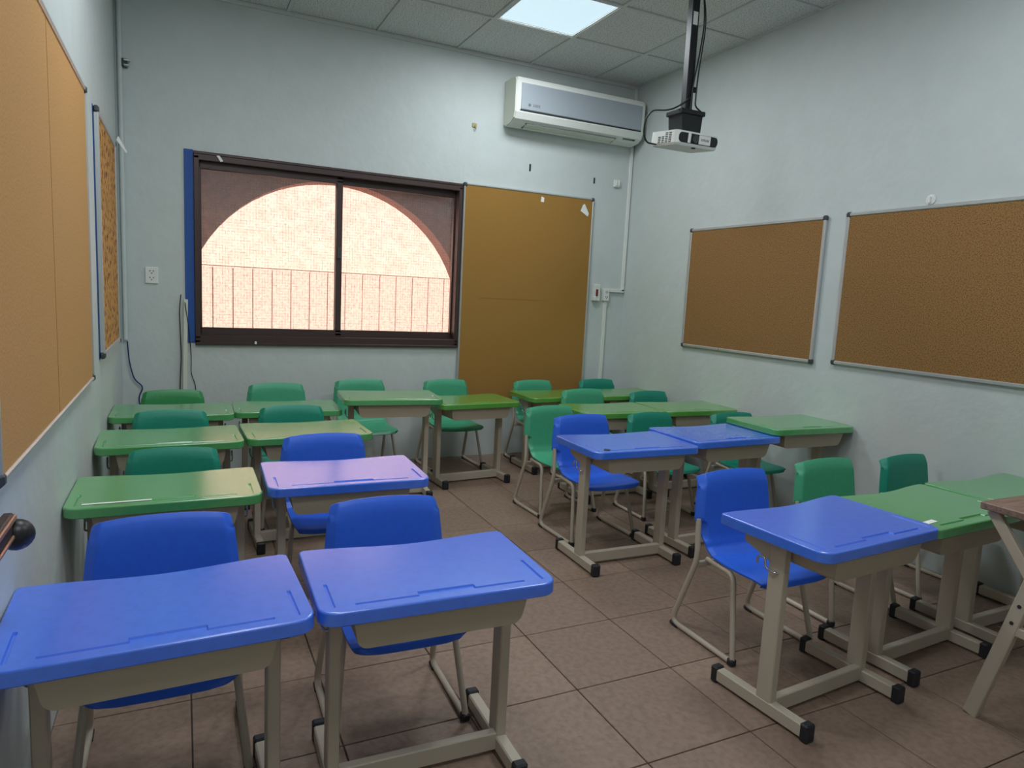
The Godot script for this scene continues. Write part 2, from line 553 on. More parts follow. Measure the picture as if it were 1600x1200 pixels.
func build_window() -> void:
	var w := Node3D.new()
	w.name = "window_1"
	add_child(w)
	w.set_meta("kind", "structure")
	tag(w, "dark brown sliding window with two panes, a bright arch showing through it", "window")
	var x0 := -3.395
	var x1 := -1.54
	var y0 := 0.874
	var y1 := 2.118
	var st := begin()
	rbox(st, Vector3((x0 + x1) * 0.5, y1 - 0.026, -0.05), Vector3(x1 - x0, 0.052, 0.14))
	rbox(st, Vector3((x0 + x1) * 0.5, y0 + 0.032, -0.05), Vector3(x1 - x0, 0.064, 0.14))
	rbox(st, Vector3(x0 + 0.016, (y0 + y1) * 0.5, -0.05), Vector3(0.032, y1 - y0, 0.14))
	rbox(st, Vector3(x1 - 0.014, (y0 + y1) * 0.5, -0.05), Vector3(0.028, y1 - y0, 0.14))
	obj("outer_frame", done(st), mats["bronze"], w)
	st = begin()
	rbox(st, Vector3((x0 + x1) * 0.5, y1 - 0.006, 0.016), Vector3(x1 - x0, 0.018, 0.018))
	rbox(st, Vector3((x0 + x1) * 0.5, y0 + 0.008, 0.016), Vector3(x1 - x0, 0.018, 0.018))
	obj("trim_bead", done(st), mats["bronze"], w)
	var mid := -2.455
	for k in 2:
		var a := x0 + 0.03 if k == 0 else mid - 0.022
		var b := mid + 0.022 if k == 0 else x1 - 0.024
		var z := -0.035 if k == 0 else -0.065
		var lo := y0 + 0.062
		var hi := y1 - 0.05
		var s := Node3D.new()
		s.name = "sash" if k == 0 else "sash_001"
		w.add_child(s)
		st = begin()
		rbox(st, Vector3((a + b) * 0.5, hi - 0.024, z), Vector3(b - a, 0.048, 0.026))
		rbox(st, Vector3((a + b) * 0.5, lo + 0.026, z), Vector3(b - a, 0.052, 0.026))
		var wl := 0.014 if k == 0 else 0.042
		var wr := 0.042 if k == 0 else 0.014
		rbox(st, Vector3(a + wl * 0.5, (lo + hi) * 0.5, z), Vector3(wl, hi - lo, 0.026))
		rbox(st, Vector3(b - wr * 0.5, (lo + hi) * 0.5, z), Vector3(wr, hi - lo, 0.026))
		obj("sash_frame", done(st), mats["bronze"], s)
		obj("pane", box_between(Vector3(a + wl - 0.004, lo + 0.048, z - 0.002), Vector3(b - wr + 0.004, hi - 0.044, z + 0.002), 0.0003), mats["glass"], s)
	var q := QuadMesh.new()
	q.size = Vector2(x1 - x0 - 0.06, y1 - y0 - 0.11)
	obj("insect_screen", q, mats["screen"], w, Vector3((x0 + x1) * 0.5, (y0 + y1) * 0.5 + 0.006, -0.105))
	obj("latch", box_between(Vector3(mid - 0.014, 1.5, -0.022), Vector3(mid + 0.014, 1.58, -0.008), 0.004), mats["cap"], w)
	var tp := obj("tape_strip", box_between(Vector3(-3.452, 0.886, 0.001), Vector3(-3.396, 2.128, 0.008), 0.002), mats["tape"])
	tag(tp, "tall blue strip fixed upright along the left side of the window", "strip")
	scrap(Vector3(-3.24, 2.088, 0.027), Vector2(0.02, 0.05), "small torn white paper scrap stuck on the top left window frame", 40.0)
	scrap(Vector3(-3.02, 0.893, 0.027), Vector2(0.016, 0.022), "tiny white paper bit stuck on the lower window frame", 8.0)

func scrap(at: Vector3, size: Vector2, label: String, turn := 0.0, shape := 0) -> void:
	var st := begin()
	var a := size * 0.5
	var poly := PackedVector2Array([Vector2(-a.x, -a.y * 0.8), Vector2(a.x * 0.7, -a.y), Vector2(a.x, a.y * 0.6), Vector2(-a.x * 0.5, a.y)])
	if shape == 1:
		poly = PackedVector2Array([Vector2(-a.x, -a.y * 0.2), Vector2(a.x * 0.8, -a.y), Vector2(a.x, -a.y * 0.5), Vector2(-a.x * 0.1, a.y), Vector2(-a.x * 0.5, a.y * 0.8)])
	prism(st, poly, -0.0008, 0.0008, func(u, v, w): return Vector3(u, v, w))
	var o := obj("paper_scrap", done(st), mats["paper"], self, at)
	o.rotation_degrees.z = turn
	tag(o, label, "paper")

# board standing on a wall; the board lies in x,y of its own node and looks along +z
func pin_board(label: String, at: Vector3, yaw: float, w: float, h: float, m: Material, fw: float, tilt := 0.0, th := 0.022) -> Node3D:
	var o := thing("pin_board", label, "pin board", at)
	o.rotation_degrees = Vector3(0, yaw, tilt)
	obj("panel", box_between(Vector3(-w * 0.5 + 0.004, -h * 0.5 + 0.004, 0), Vector3(w * 0.5 - 0.004, h * 0.5 - 0.004, th - 0.006), 0.001), m, o)
	for s in [-1.0, 1.0]:
		obj("frame_rail", box_between(Vector3(-w * 0.5, s * (h * 0.5 - fw * 0.5) - fw * 0.5, 0), Vector3(w * 0.5, s * (h * 0.5 - fw * 0.5) + fw * 0.5, th), 0.004), mats["aluminium"], o)
		obj("frame_rail", box_between(Vector3(s * (w * 0.5 - fw * 0.5) - fw * 0.5, -h * 0.5, 0), Vector3(s * (w * 0.5 - fw * 0.5) + fw * 0.5, h * 0.5, th - 0.0006), 0.004), mats["aluminium"], o)
		for t in [-1.0, 1.0]:
			var st := begin()
			rbox(st, Vector3(s * (w * 0.5 - 0.011), t * (h * 0.5 - 0.011), th * 0.5 + 0.001), Vector3(0.032, 0.032, th + 0.004), 0.008)
			obj("corner_cap", done(st), mats["cap"], o)
	return o

func build_boards() -> void:
	# back wall, beside the window
	var bb := pin_board("tall plain orange-brown felt board right of the window, reaching down behind the desks", Vector3(-0.955, 1.285, 0.003), 0, 1.16, 1.69, mats["fabric"], 0.014, 0.0, 0.03)
	obj("seam", box_between(Vector3(-0.42, -0.014, 0.023), Vector3(0.16, -0.011, 0.0255), 0.0005), mats["fabric"], bb)
	scrap(Vector3(-0.86, 2.075, 0.0288), Vector2(0.034, 0.045), "small white paper scrap pinned at the top middle of the tall felt board", 5.0)
	scrap(Vector3(-0.46, 2.03, 0.0288), Vector2(0.08, 0.1), "larger torn white paper piece at the top right of the tall felt board", 0.0, 1)
	# right wall
	var r1 := pin_board("smaller aluminium framed cork board on the right wall, farther from the camera", Vector3(-0.002, 1.421, 1.453), -90, 1.215, 0.878, mats["cork"], 0.02)
	obj("seam", box_between(Vector3(-0.2, -0.437, 0.0221), Vector3(-0.196, -0.42, 0.0226), 0.0001), mats["cap"], r1)
	pin_board("larger aluminium framed cork board on the right wall, cut by the right edge of view", Vector3(-0.002, 1.43, 3.1), -90, 1.8, 0.87, mats["cork"], 0.02)
	# left wall
	var l1 := pin_board("large tan felt pin board on the left wall, nearest the camera", Vector3(-W + 0.002, 1.451, 2.5), 90, 1.66, 1.178, mats["fabric_light"], 0.016, 0.0, 0.016)
	obj("seam", box_between(Vector3(-0.055, -0.57, 0.0095), Vector3(-0.0525, 0.57, 0.0108), 0.0003), mats["fabric"], l1)
	var l2 := pin_board("narrow-looking torn and stained cork board in the far left corner of the left wall", Vector3(-W + 0.002, 1.4825, 0.84), 90, 0.92, 1.135, mats["cork_torn"], 0.03, 0.0, 0.022)
	obj("backing", box_between(Vector3(-0.47, -0.575, -0.0018), Vector3(0.47, 0.575, -0.0002), 0.0003), mats["tape"], l2)
	var st := begin()
	prism(st, PackedVector2Array([Vector2(-0.05, 0), Vector2(0.05, -0.05), Vector2(0.06, -0.04), Vector2(-0.03, 0.025)]), 0.0, 0.0015, func(u, v, w): return Vector3(-W + 0.04 + 0.8 * absf(u + 0.05) * 0.5, 2.035 + v, 0.52 - u + w))
	var p := obj("paper_scrap", done(st), mats["paper"])
	tag(p, "white paper scrap hanging off the top of the torn corner cork board", "paper")

func plate(called: String, label: String, category: String, c: Vector3, w: float, h: float, d: float) -> Node3D:
	var o := thing(called, label, category, c)
	obj("cover_plate", box_between(Vector3(-w * 0.5, -h * 0.5, 0), Vector3(w * 0.5, h * 0.5, d), 0.003), mats["white_plastic"], o)
	return o

func build_fittings() -> void:
	var st: SurfaceTool
	# left socket
	var o := plate("wall_socket", "white double socket plate on the back wall left of the window", "socket", Vector3(-3.645, 1.315, 0.0), 0.075, 0.105, 0.01)
	for y in [0.022, -0.02]:
		for d in [[-0.01, 0.006], [0.01, 0.006], [0.0, -0.008]]:
			obj("slot", box_between(Vector3(d[0] - 0.0025, y + d[1] - 0.004, 0.0095), Vector3(d[0] + 0.0025, y + d[1] + 0.004, 0.0108), 0.0004), mats["slot"], o)
	# right switch and socket
	o = plate("isolator_switch", "white switch box with dark red rocker right of the tall felt board", "switch", Vector3(-0.29, 1.36, 0.0), 0.066, 0.14, 0.03)
	obj("rocker", box_between(Vector3(-0.012, -0.03, 0.029), Vector3(0.01, 0.028, 0.036), 0.003), mats["red"], o)
	obj("lower_block", box_between(Vector3(-0.036, -0.07, 0.0), Vector3(-0.005, -0.035, 0.036), 0.003), mats["white_plastic"], o)
	o = plate("wall_socket", "small white double socket box at the end of the corner cable duct", "socket", Vector3(-0.193, 1.345, 0.0), 0.052, 0.105, 0.035)
	for y in [0.022, -0.02]:
		for d in [[-0.009, 0.004], [0.009, 0.004], [0.0, -0.008]]:
			obj("slot", box_between(Vector3(d[0] - 0.003, y + d[1] - 0.005, 0.0345), Vector3(d[0] + 0.003, y + d[1] + 0.005, 0.0358), 0.0004), mats["slot"], o)
	o = plate("wall_socket", "small white two-part socket high on the back wall below the air conditioner", "socket", Vector3(-0.15, 2.28, 0.0), 0.058, 0.06, 0.02)
	obj("insert", box_between(Vector3(-0.02, -0.022, 0.019), Vector3(-0.004, 0.022, 0.03), 0.003), mats["white_plastic"], o)
	obj("insert", box_between(Vector3(0.006, -0.022, 0.019), Vector3(0.022, 0.022, 0.03), 0.003), mats["white_plastic"], o)
	# ducts
	st = begin()
	rbox(st, Vector3(-0.022, 1.98, 0.011), Vector3(0.026, 1.22, 0.022), 0.002)
	rbox(st, Vector3(-0.09, 1.384, 0.011), Vector3(0.16, 0.026, 0.022), 0.002)
	tag(obj("cable_duct", done(st), mats["white_plastic"]), "white cable duct running down the right corner from the air conditioner to a socket", "duct")
	tag(obj("cable_duct", box_between(Vector3(-0.205, 0.0, 0.0), Vector3(-0.178, 1.292, 0.022), 0.002), mats["white_plastic"]), "white cable duct dropping from the socket to the floor near the right corner", "duct")
	tag(obj("cable_duct", box_between(Vector3(-0.025, 2.93, 0.0), Vector3(-0.002, H - 0.02, 0.02), 0.002), mats["white_plastic"]), "short white cable duct in the corner above the air conditioner", "duct")
	st = begin()
	rbox(st, Vector3(-3.462, 0.58, 0.012), Vector3(0.026, 1.18, 0.024), 0.003, Basis(Vector3.BACK, deg_to_rad(-1.2)))
	tag(obj("cable_duct", done(st), mats["cream_plastic"]), "loose cream cable duct leaning below the left side of the window", "duct")
	tag(obj("corner_pipe", tube_mesh(PackedVector3Array([Vector3(-W + 0.028, 0.9, 0.02), Vector3(-W + 0.028, 2.0, 0.02), Vector3(-W + 0.028, H - 0.02, 0.02)]), 0.014), mats["wall"]), "painted thin pipe running up the left back corner", "pipe")
	o = thing("wall_bracket", "small grey bracket with two prongs high in the left back corner", "bracket", Vector3(-W + 0.05, 2.585, 0.0))
	obj("base", box_between(Vector3(-0.025, -0.025, 0), Vector3(0.02, 0.025, 0.03), 0.004), mats["cap"], o)
	obj("prong", box_between(Vector3(0.0, 0.006, 0.02), Vector3(0.035, 0.018, 0.05), 0.003), mats["aluminium"], o)
	obj("prong", box_between(Vector3(0.0, -0.022, 0.02), Vector3(0.03, -0.012, 0.05), 0.003), mats["aluminium"], o)
	# cords
	tag(obj("cord", tube_mesh(fillet([Vector3(-W + 0.035, 0.89, 0.03), Vector3(-3.78, 0.75, 0.03), Vector3(-3.755, 0.64, 0.02), Vector3(-3.7, 0.595, 0.02), Vector3(-3.735, 0.53, 0.02), Vector3(-3.72, 0.45, 0.02), Vector3(-3.68, 0.36, 0.02), Vector3(-3.68, 0.02, 0.03)], 0.04), 0.0045, 6), mats["cable_blue"]), "dark blue cord hanging in the left back corner below the torn board", "cord")
	tag(obj("cord", tube_mesh(fillet([Vector3(-3.478, 1.2, 0.012), Vector3(-3.488, 1.1, 0.012), Vector3(-3.48, 0.8, 0.012), Vector3(-3.49, 0.6, 0.012), Vector3(-3.485, 0.02, 0.012)], 0.05), 0.0035, 6), mats["slot"]), "thin dark cord left of the loose cream cable duct", "cord")
	tag(obj("cord", tube_mesh(fillet([Vector3(-3.455, 1.15, 0.03), Vector3(-3.43, 0.95, 0.02), Vector3(-3.42, 0.78, 0.012), Vector3(-3.425, 0.68, 0.012), Vector3(-3.395, 0.6, 0.012), Vector3(-3.4, 0.02, 0.012)], 0.05), 0.003, 6), mats["slot"]), "thin dark cord right of the loose cream cable duct", "cord")
	# small things screwed to the walls
	tag(obj("wall_plug", box_between(Vector3(-0.98, 2.285, 0.0), Vector3(-0.966, 2.34, 0.006), 0.002), mats["black_plastic"]), "dark elongated wall plug hole above the middle of the tall felt board", "wall plug")
	tag(obj("wall_plug", box_between(Vector3(-0.378, 2.258, 0.0), Vector3(-0.364, 2.305, 0.006), 0.002), mats["black_plastic"]), "dark elongated wall plug hole above the right end of the tall felt board", "wall plug")
	o = thing("wall_hook", "small brass-coloured screw hook on the back wall above the window's right end", "hook", Vector3(-1.462, 2.558, 0))
	obj("plate", box_between(Vector3(-0.018, -0.012, 0), Vector3(0.018, 0.02, 0.006), 0.002), mats["brass"], o)
	obj("hook", tube_mesh(fillet([Vector3(0.0, 0.0, 0.004), Vector3(0.0, -0.01, 0.025), Vector3(0.006, -0.028, 0.022), Vector3(0.01, -0.02, 0.008)], 0.008), 0.003, 6), mats["brass"], o)
	o = thing("wall_hook", "round white plastic stick-on hook above the larger cork board on the right wall", "hook", Vector3(-0.001, 1.895, 2.676))
	obj("pad", disc_mesh(Vector3.ZERO, Vector3.LEFT, 0.026, 0.004), mats["white_plastic"], o)
	obj("prong", box_between(Vector3(-0.02, -0.02, -0.005), Vector3(-0.003, 0.014, 0.005), 0.002), mats["white_plastic"], o)
	# handle at the very left edge
	o = thing("door_handle", "dark bar handle with a rounded black end at the left edge of view", "handle", Vector3(-3.774, 0.85, 3.56))
	st = begin()
	bar(st, Vector3(0, -0.03, 0.26), Vector3(0, -0.03, -0.1), 0.05, 0.02, Vector3.UP, 0.004)
	obj("grip", done(st), mats["dark_wood"], o)
	st = begin()
	rbox(st, Vector3(0.012, -0.012, 0.08), Vector3(0.005, 0.012, 0.35), 0.002)
	rbox(st, Vector3(0.012, -0.045, 0.08), Vector3(0.005, 0.008, 0.35), 0.002)
	obj("edge_strip", done(st), mats["copper"], o)
	var sp := SphereMesh.new()
	sp.radius = 0.03
	sp.height = 0.062
	sp.radial_segments = 20
	sp.rings = 10
	var e := obj("end_cap", sp, mats["black_plastic"], o, Vector3(0.012, -0.05, -0.1))
	e.rotation_degrees.x = 60
	obj("bracket", box_between(Vector3(-0.06, -0.05, 0.1), Vector3(-0.01, -0.02, 0.13), 0.003), mats["dark_wood"], o)

func build_air_conditioner() -> void:
	var o := thing("air_conditioner", "white wall-mounted split air conditioner with silver front on the back wall", "air conditioner", Vector3(-0.635, 2.58, 0.003))
	var hw := 0.575
	# side profile (z, y)
	var prof := PackedVector2Array([Vector2(0, 0.01), Vector2(0.05, 0.0), Vector2(0.13, 0.012), Vector2(0.175, 0.04), Vector2(0.195, 0.085), Vector2(0.198, 0.31), Vector2(0.188, 0.335), Vector2(0.16, 0.345), Vector2(0, 0.345)])
	var st := begin()
	prism(st, prof, -hw, hw, func(u, v, w): return Vector3(w, v, u))
	obj("body", done(st), mats["white_plastic"], o)
	for s in [-1.0, 1.0]:
		st = begin()
		var p2 := PackedVector2Array()
		for p in prof: p2.append(Vector2(0.1, 0.17) + (p - Vector2(0.1, 0.17)) * Vector2(0.97, 0.96))
		prism(st, p2, minf(s * hw, s * (hw + 0.012)), maxf(s * hw, s * (hw + 0.012)), func(u, v, w): return Vector3(w, v, u))
		obj("end_cheek", done(st), mats["cream_plastic"], o)
	var pn := obj("front_panel", box_between(Vector3(-hw + 0.035, 0.105, 0.196), Vector3(hw - 0.02, 0.295, 0.204), 0.003), mats["silver_panel"], o)
	obj("emblem", disc_mesh(Vector3(-0.47, 0.142, 0.204), Vector3.BACK, 0.011, 0.001), mats["grey_print"], pn)
	obj("lettering", text_mesh("GREE", 0.026), mats["grey_print"], pn, Vector3(-0.41, 0.142, 0.2045))
	obj("seam", box_between(Vector3(-hw + 0.03, 0.095, 0.193), Vector3(hw - 0.02, 0.103, 0.2), 0.001), mats["slot"], o)
	# outlet on the sloping underside
	var tilt := Basis(Vector3.RIGHT, atan2(0.028, 0.045) * -0.75)
	st = begin()
	rbox(st, Vector3(-0.06, 0.012, 0.115), Vector3(0.82, 0.006, 0.09), 0.001, Basis(Vector3.RIGHT, -0.26))
	obj("outlet", done(st), mats["grey_print"], o)
	for k in 3:
		st = begin()
		rbox(st, Vector3(-0.06, 0.0035 + 0.0075 * k, 0.085 + 0.028 * k), Vector3(0.8, 0.011, 0.0245), 0.002, Basis(Vector3.RIGHT, -0.28))
		obj("louvre", done(st), mats["cream_plastic"], o)
	st = begin()
	rbox(st, Vector3(0.47, 0.03, 0.16), Vector3(0.12, 0.004, 0.016), 0.001, Basis(Vector3.RIGHT, -0.58))
	obj("display_strip", done(st), mats["grey_print"], o)
	st = begin()
	rbox(st, Vector3(0.515, 0.03, 0.16), Vector3(0.022, 0.006, 0.014), 0.001, Basis(Vector3.RIGHT, -0.58))
	obj("indicator", done(st), mats["slot"], o)

func build_projector() -> void:
	var px := -0.85
	var pz := 1.72
	var yb := 2.19
	var o := thing("projector_mount", "black ceiling pole with bracket box holding the projector", "mount", Vector3(px, 0, pz))
	var st := begin()
	rbox(st, Vector3(0, 2.73, 0), Vector3(0.05, 0.72, 0.05), 0.005)
	obj("pole", done(st), mats["black_metal"], o)
	obj("ceiling_plate", box_between(Vector3(-0.08, H - 0.012, -0.08), Vector3(0.08, H, 0.08), 0.003), mats["black_metal"], o)
	st = begin()
	prism(st, PackedVector2Array([Vector2(-0.075, 0.105), Vector2(-0.065, 0.0), Vector2(0.065, 0.0), Vector2(0.075, 0.105)]), -0.06, 0.06, func(u, v, w): return Vector3(u, 2.268 + v, w))
	rbox(st, Vector3(0, 2.38, 0), Vector3(0.175, 0.026, 0.14), 0.004)
	obj("bracket_box", done(st), mats["black_metal"], o)
	st = begin()
	for s in [-1.0, 1.0]:
		bar(st, Vector3(0.0, 2.268, 0.0), Vector3(s * 0.13, 2.262, 0.08), 0.022, 0.01, Vector3.BACK)
		bar(st, Vector3(0.0, 2.268, 0.0), Vector3(s * 0.13, 2.262, -0.08), 0.022, 0.01, Vector3.BACK)
	obj("arm", done(st), mats["black_metal"], o)
	obj("sticker", box_between(Vector3(-0.02, 2.86, 0.0252), Vector3(0.012, 2.93, 0.0262), 0.0003), mats["paper"], o)
	obj("clamp_knob", disc_mesh(Vector3(0.025, 2.52, 0.01), Vector3.RIGHT, 0.016, 0.022, 12), mats["black_plastic"], o)
	# body hangs below; its front looks to the front wall
	var b := thing("projector", "white ceiling projector with dark lens slot hanging from the black pole", "projector", Vector3(px, yb, pz))
	b.rotation_degrees.x = 6.0
	st = begin()
	prism(st, rounded_rect(0.30, 0.24, 0.022), 0.012, 0.078, func(u, v, w): return Vector3(u, w, v))
	prism(st, rounded_rect(0.30, 0.24, 0.022), 0.0, 0.012, func(u, v, w): return Vector3(u * (0.95 if w < 0.005 else 1.0), w, v * (0.94 if w < 0.005 else 1.0)))
	obj("body", done(st), mats["white_plastic"], b)
	var slot := PackedVector2Array()
	for p in rounded_rect(0.275, 0.054, 0.022): slot.append(p)
	st = begin()
	prism(st, slot, 0.112, 0.1215, func(u, v, w): return Vector3(u + 0.004, v + 0.042, w))
	obj("lens_slot", done(st), mats["black_plastic"], b)
	obj("lens_cover", box_between(Vector3(0.005, 0.017, 0.12), Vector3(0.088, 0.067, 0.127), 0.003), mats["white_plastic"], b)
	obj("lettering", text_mesh("EPSON", 0.017), mats["grey_print"], b, Vector3(0.045, 0.042, 0.1275))
	obj("slide_bar", box_between(Vector3(-0.072, 0.015, 0.12), Vector3(-0.052, 0.069, 0.127), 0.003), mats["white_plastic"], b)
	st = begin()
	var ln := disc_mesh(Vector3(-0.022, 0.042, 0.1205), Vector3.BACK, 0.022, 0.008, 24)
	obj("lens", ln, mats["lens"], b)
	obj("lens_ring", disc_mesh(Vector3(-0.022, 0.042, 0.1195), Vector3.BACK, 0.026, 0.004, 24), mats["slot"], b)
	for r in 6:
		for c in 4:
			if r >= 4 and c < 2: continue
			obj("vent", box_between(Vector3(-0.1508, 0.014 + 0.0095 * r, -0.045 + 0.032 * c), Vector3(-0.1485, 0.0195 + 0.0095 * r, -0.022 + 0.032 * c), 0.0004), mats["slot"], b)
	obj("focus_lever", box_between(Vector3(-0.09, 0.077, 0.07), Vector3(-0.05, 0.083, 0.095), 0.002), mats["slot"], b)
	obj("foot", disc_mesh(Vector3(0.0, 0.002, 0.09), Vector3.DOWN, 0.012, 0.008, 12), mats["black_plastic"], b)
	var cab := fillet([Vector3(px + 0.0, 2.47, pz + 0.03), Vector3(px - 0.06, 2.42, pz + 0.04), Vector3(px - 0.14, 2.375, pz + 0.03), Vector3(px - 0.235, 2.37, pz + 0.0), Vector3(px - 0.265, 2.32, pz - 0.02), Vector3(px - 0.262, 2.24, pz - 0.03), Vector3(px - 0.23, 2.2, pz - 0.04), Vector3(px - 0.15, 2.205, pz - 0.06)], 0.05)
	tag(obj("projector_cable", tube_mesh(cab, 0.005, 6), mats["black_plastic"]), "black cable looping out left from the pole into the projector's side", "cable")
	cab = fillet([Vector3(px + 0.05, H, pz), Vector3(px + 0.075, 2.97, pz + 0.01), Vector3(px + 0.085, 2.86, pz + 0.01), Vector3(px + 0.05, 2.68, pz + 0.03), Vector3(px + 0.036, 2.55, pz + 0.034), Vector3(px + 0.03, 2.42, pz + 0.04), Vector3(px + 0.07, 2.398, pz + 0.045)], 0.06)
	tag(obj("projector_cable", tube_mesh(cab, 0.0045, 6), mats["black_plastic"]), "outer black cable bowing out to the right beside the projector pole", "cable")
	cab = fillet([Vector3(px + 0.036, H, pz + 0.02), Vector3(px + 0.05, 2.96, pz + 0.03), Vector3(px + 0.057, 2.86, pz + 0.03), Vector3(px + 0.036, 2.7, pz + 0.036), Vector3(px + 0.01, 2.55, pz + 0.034), Vector3(px + 0.0, 2.4, pz + 0.034)], 0.06)
	tag(obj("projector_cable", tube_mesh(cab, 0.0045, 6), mats["black_plastic"]), "inner black cable running close along the projector pole", "cable")

# ------------------------------------------------------------------ desks
const TW := 0.6
const TL := 0.402

func top_outline(inset: float) -> PackedVector2Array:
	var out := PackedVector2Array()
	var r := 0.045
	var w := TW * 0.5 - inset
	var l := TL * 0.5 - inset
	# front edge corners (z = +l) round, rear corners smaller; rear edge scooped for the pupil
	for k in 7:
		var a := PI * 0.5 * k / 6.0
		out.append(Vector2(w - r + r * cos(a), l - r + r * sin(a)))
	for k in 7:
		var a := PI * 0.5 + PI * 0.5 * k / 6.0
		out.append(Vector2(-w + r + r * cos(a), l - r + r * sin(a)))
	var r2 := 0.014
	for k in 4:
		var a := PI + PI * 0.5 * k / 3.0
		out.append(Vector2(-w + r2 + r2 * cos(a), -l + r2 + r2 * sin(a)))
	for k in range(1, 12):
		var x := lerpf(-w + r2, w - r2, k / 12.0)
		out.append(Vector2(x, -l + 0.028 * (0.5 + 0.5 * cos(PI * x / (w - r2)))))
	for k in 4:
		var a := PI * 1.5 + PI * 0.5 * k / 3.0
		out.append(Vector2(w - r2 + r2 * cos(a), -l + r2 + r2 * sin(a)))
	return out

func make_top() -> ArrayMesh:
	var st := begin()
	var th := 0.034
	var ctr := Vector3(0, -th * 0.5, 0)
	# rim: outline loops from the flat top round the edge and down the skirt
	var levels := [[0.004, 0.0], [0.0018, -0.0007], [0.0005, -0.0024], [0.0, -0.005], [-0.001, -th + 0.003], [0.001, -th]]
	var loops := []
	for lv in levels:
		var lp := PackedVector3Array()
		for p in top_outline(lv[0]): lp.append(Vector3(p.x, lv[1], p.y))
		loops.append(lp)
	var n: int = loops[0].size()
	st.set_smooth_group(0)
	for i in loops.size() - 1:
		st.set_smooth_group(2 if i == 3 else (3 if i > 3 else 0))
		for k in n:
			var k2 := (k + 1) % n
			var mid: Vector3 = (loops[i][k] + loops[i][k2]) * 0.5
			var inward := Vector3(-mid.x, -0.02 - mid.y, -mid.z).normalized() * 0.02
			if i == 0: inward = Vector3(0, -0.02, 0)
			qout(st, loops[i][k], loops[i][k2], loops[i + 1][k2], loops[i + 1][k], mid + inward)
	# flat ring between the rim and the inner rectangle
	st.set_smooth_group(1)
	var rx := TW * 0.5 - 0.012
	var rf := TL * 0.5 - 0.012
	rx -= 0.012
	rf -= 0.012
	var rb := -TL * 0.5 + 0.045
	for k in n:
		var k2 := (k + 1) % n
		var a: Vector3 = loops[0][k]
		var b: Vector3 = loops[0][k2]
		var ai := Vector3(clampf(a.x, -rx, rx), 0, clampf(a.z, rb, rf))
		var bi := Vector3(clampf(b.x, -rx, rx), 0, clampf(b.z, rb, rf))
		if ai.distance_to(bi) < 1e-6: tout(st, a, b, ai, ai + Vector3.DOWN)
		else: qout(st, a, b, bi, ai, ai + Vector3.DOWN)
	# inner field with the pencil groove and the two side grooves pressed in
	var e := 0.0012
	var grooves := [[-0.215, 0.215, 0.163, 0.170], [-0.062, 0.082, 0.146, 0.170], [0.262, 0.269, 0.04, 0.17], [-0.269, -0.262, 0.04, 0.17]]
	var xs := [-rx, rx]
	var zs := [rb, rf]
	for g in grooves:
		for d in [-e, e]:
			xs.append(g[0] + d); xs.append(g[1] + d); zs.append(g[2] + d); zs.append(g[3] + d)
	xs.sort()
	zs.sort()
	var hgt := func(x: float, z: float) -> float:
		for g in grooves:
			if x > g[0] and x < g[1] and z > g[2] and z < g[3]: return -0.0045
		return 0.0
	st.set_smooth_group(-1)
	for i in xs.size() - 1:
		if xs[i + 1] - xs[i] < 1e-5: continue
		for j in zs.size() - 1:
			if zs[j + 1] - zs[j] < 1e-5: continue
			var a := Vector3(xs[i], hgt.call(xs[i], zs[j]), zs[j])
			var b := Vector3(xs[i + 1], hgt.call(xs[i + 1], zs[j]), zs[j])
			var c := Vector3(xs[i + 1], hgt.call(xs[i + 1], zs[j + 1]), zs[j + 1])
			var d := Vector3(xs[i], hgt.call(xs[i], zs[j + 1]), zs[j + 1])
			qout(st, a, b, c, d, (a + c) * 0.5 + Vector3.DOWN)
	# underside
	var poly := top_outline(0.003)
	var ix := Geometry2D.triangulate_polygon(poly)
	for i in range(0, ix.size(), 3):
		var a := Vector3(poly[ix[i]].x, -th + 0.008, poly[ix[i]].y)
		var b := Vector3(poly[ix[i + 1]].x, -th + 0.008, poly[ix[i + 1]].y)
		var c := Vector3(poly[ix[i + 2]].x, -th + 0.008, poly[ix[i + 2]].y)
		tout(st, a, b, c, a + Vector3.UP)
	return done(st)

func make_tray() -> ArrayMesh:
	# open basin under the top: outer shell with rounded lower corners
	var st := begin()
	var r := 0.03
	var prof := PackedVector2Array([Vector2(-0.222, 0.0)])
	for k in 7:
		var a := PI + PI * 0.5 * k / 6.0
		prof.append(Vector2(-0.212 + r + r * cos(a), -0.085 + r + r * sin(a)))
	for k in 7:
		var a := PI * 1.5 + PI * 0.5 * k / 6.0
		prof.append(Vector2(0.212 - r + r * cos(a), -0.085 + r + r * sin(a)))
	prof.append(Vector2(0.222, 0.0))
	# front and back narrow slightly downwards
	var f := func(u, v, w): return Vector3(u, v, w * (1.0 + 0.08 * v / 0.085) + 0.028)
	prism(st, prof, -0.155, 0.155, f)
	return done(st)

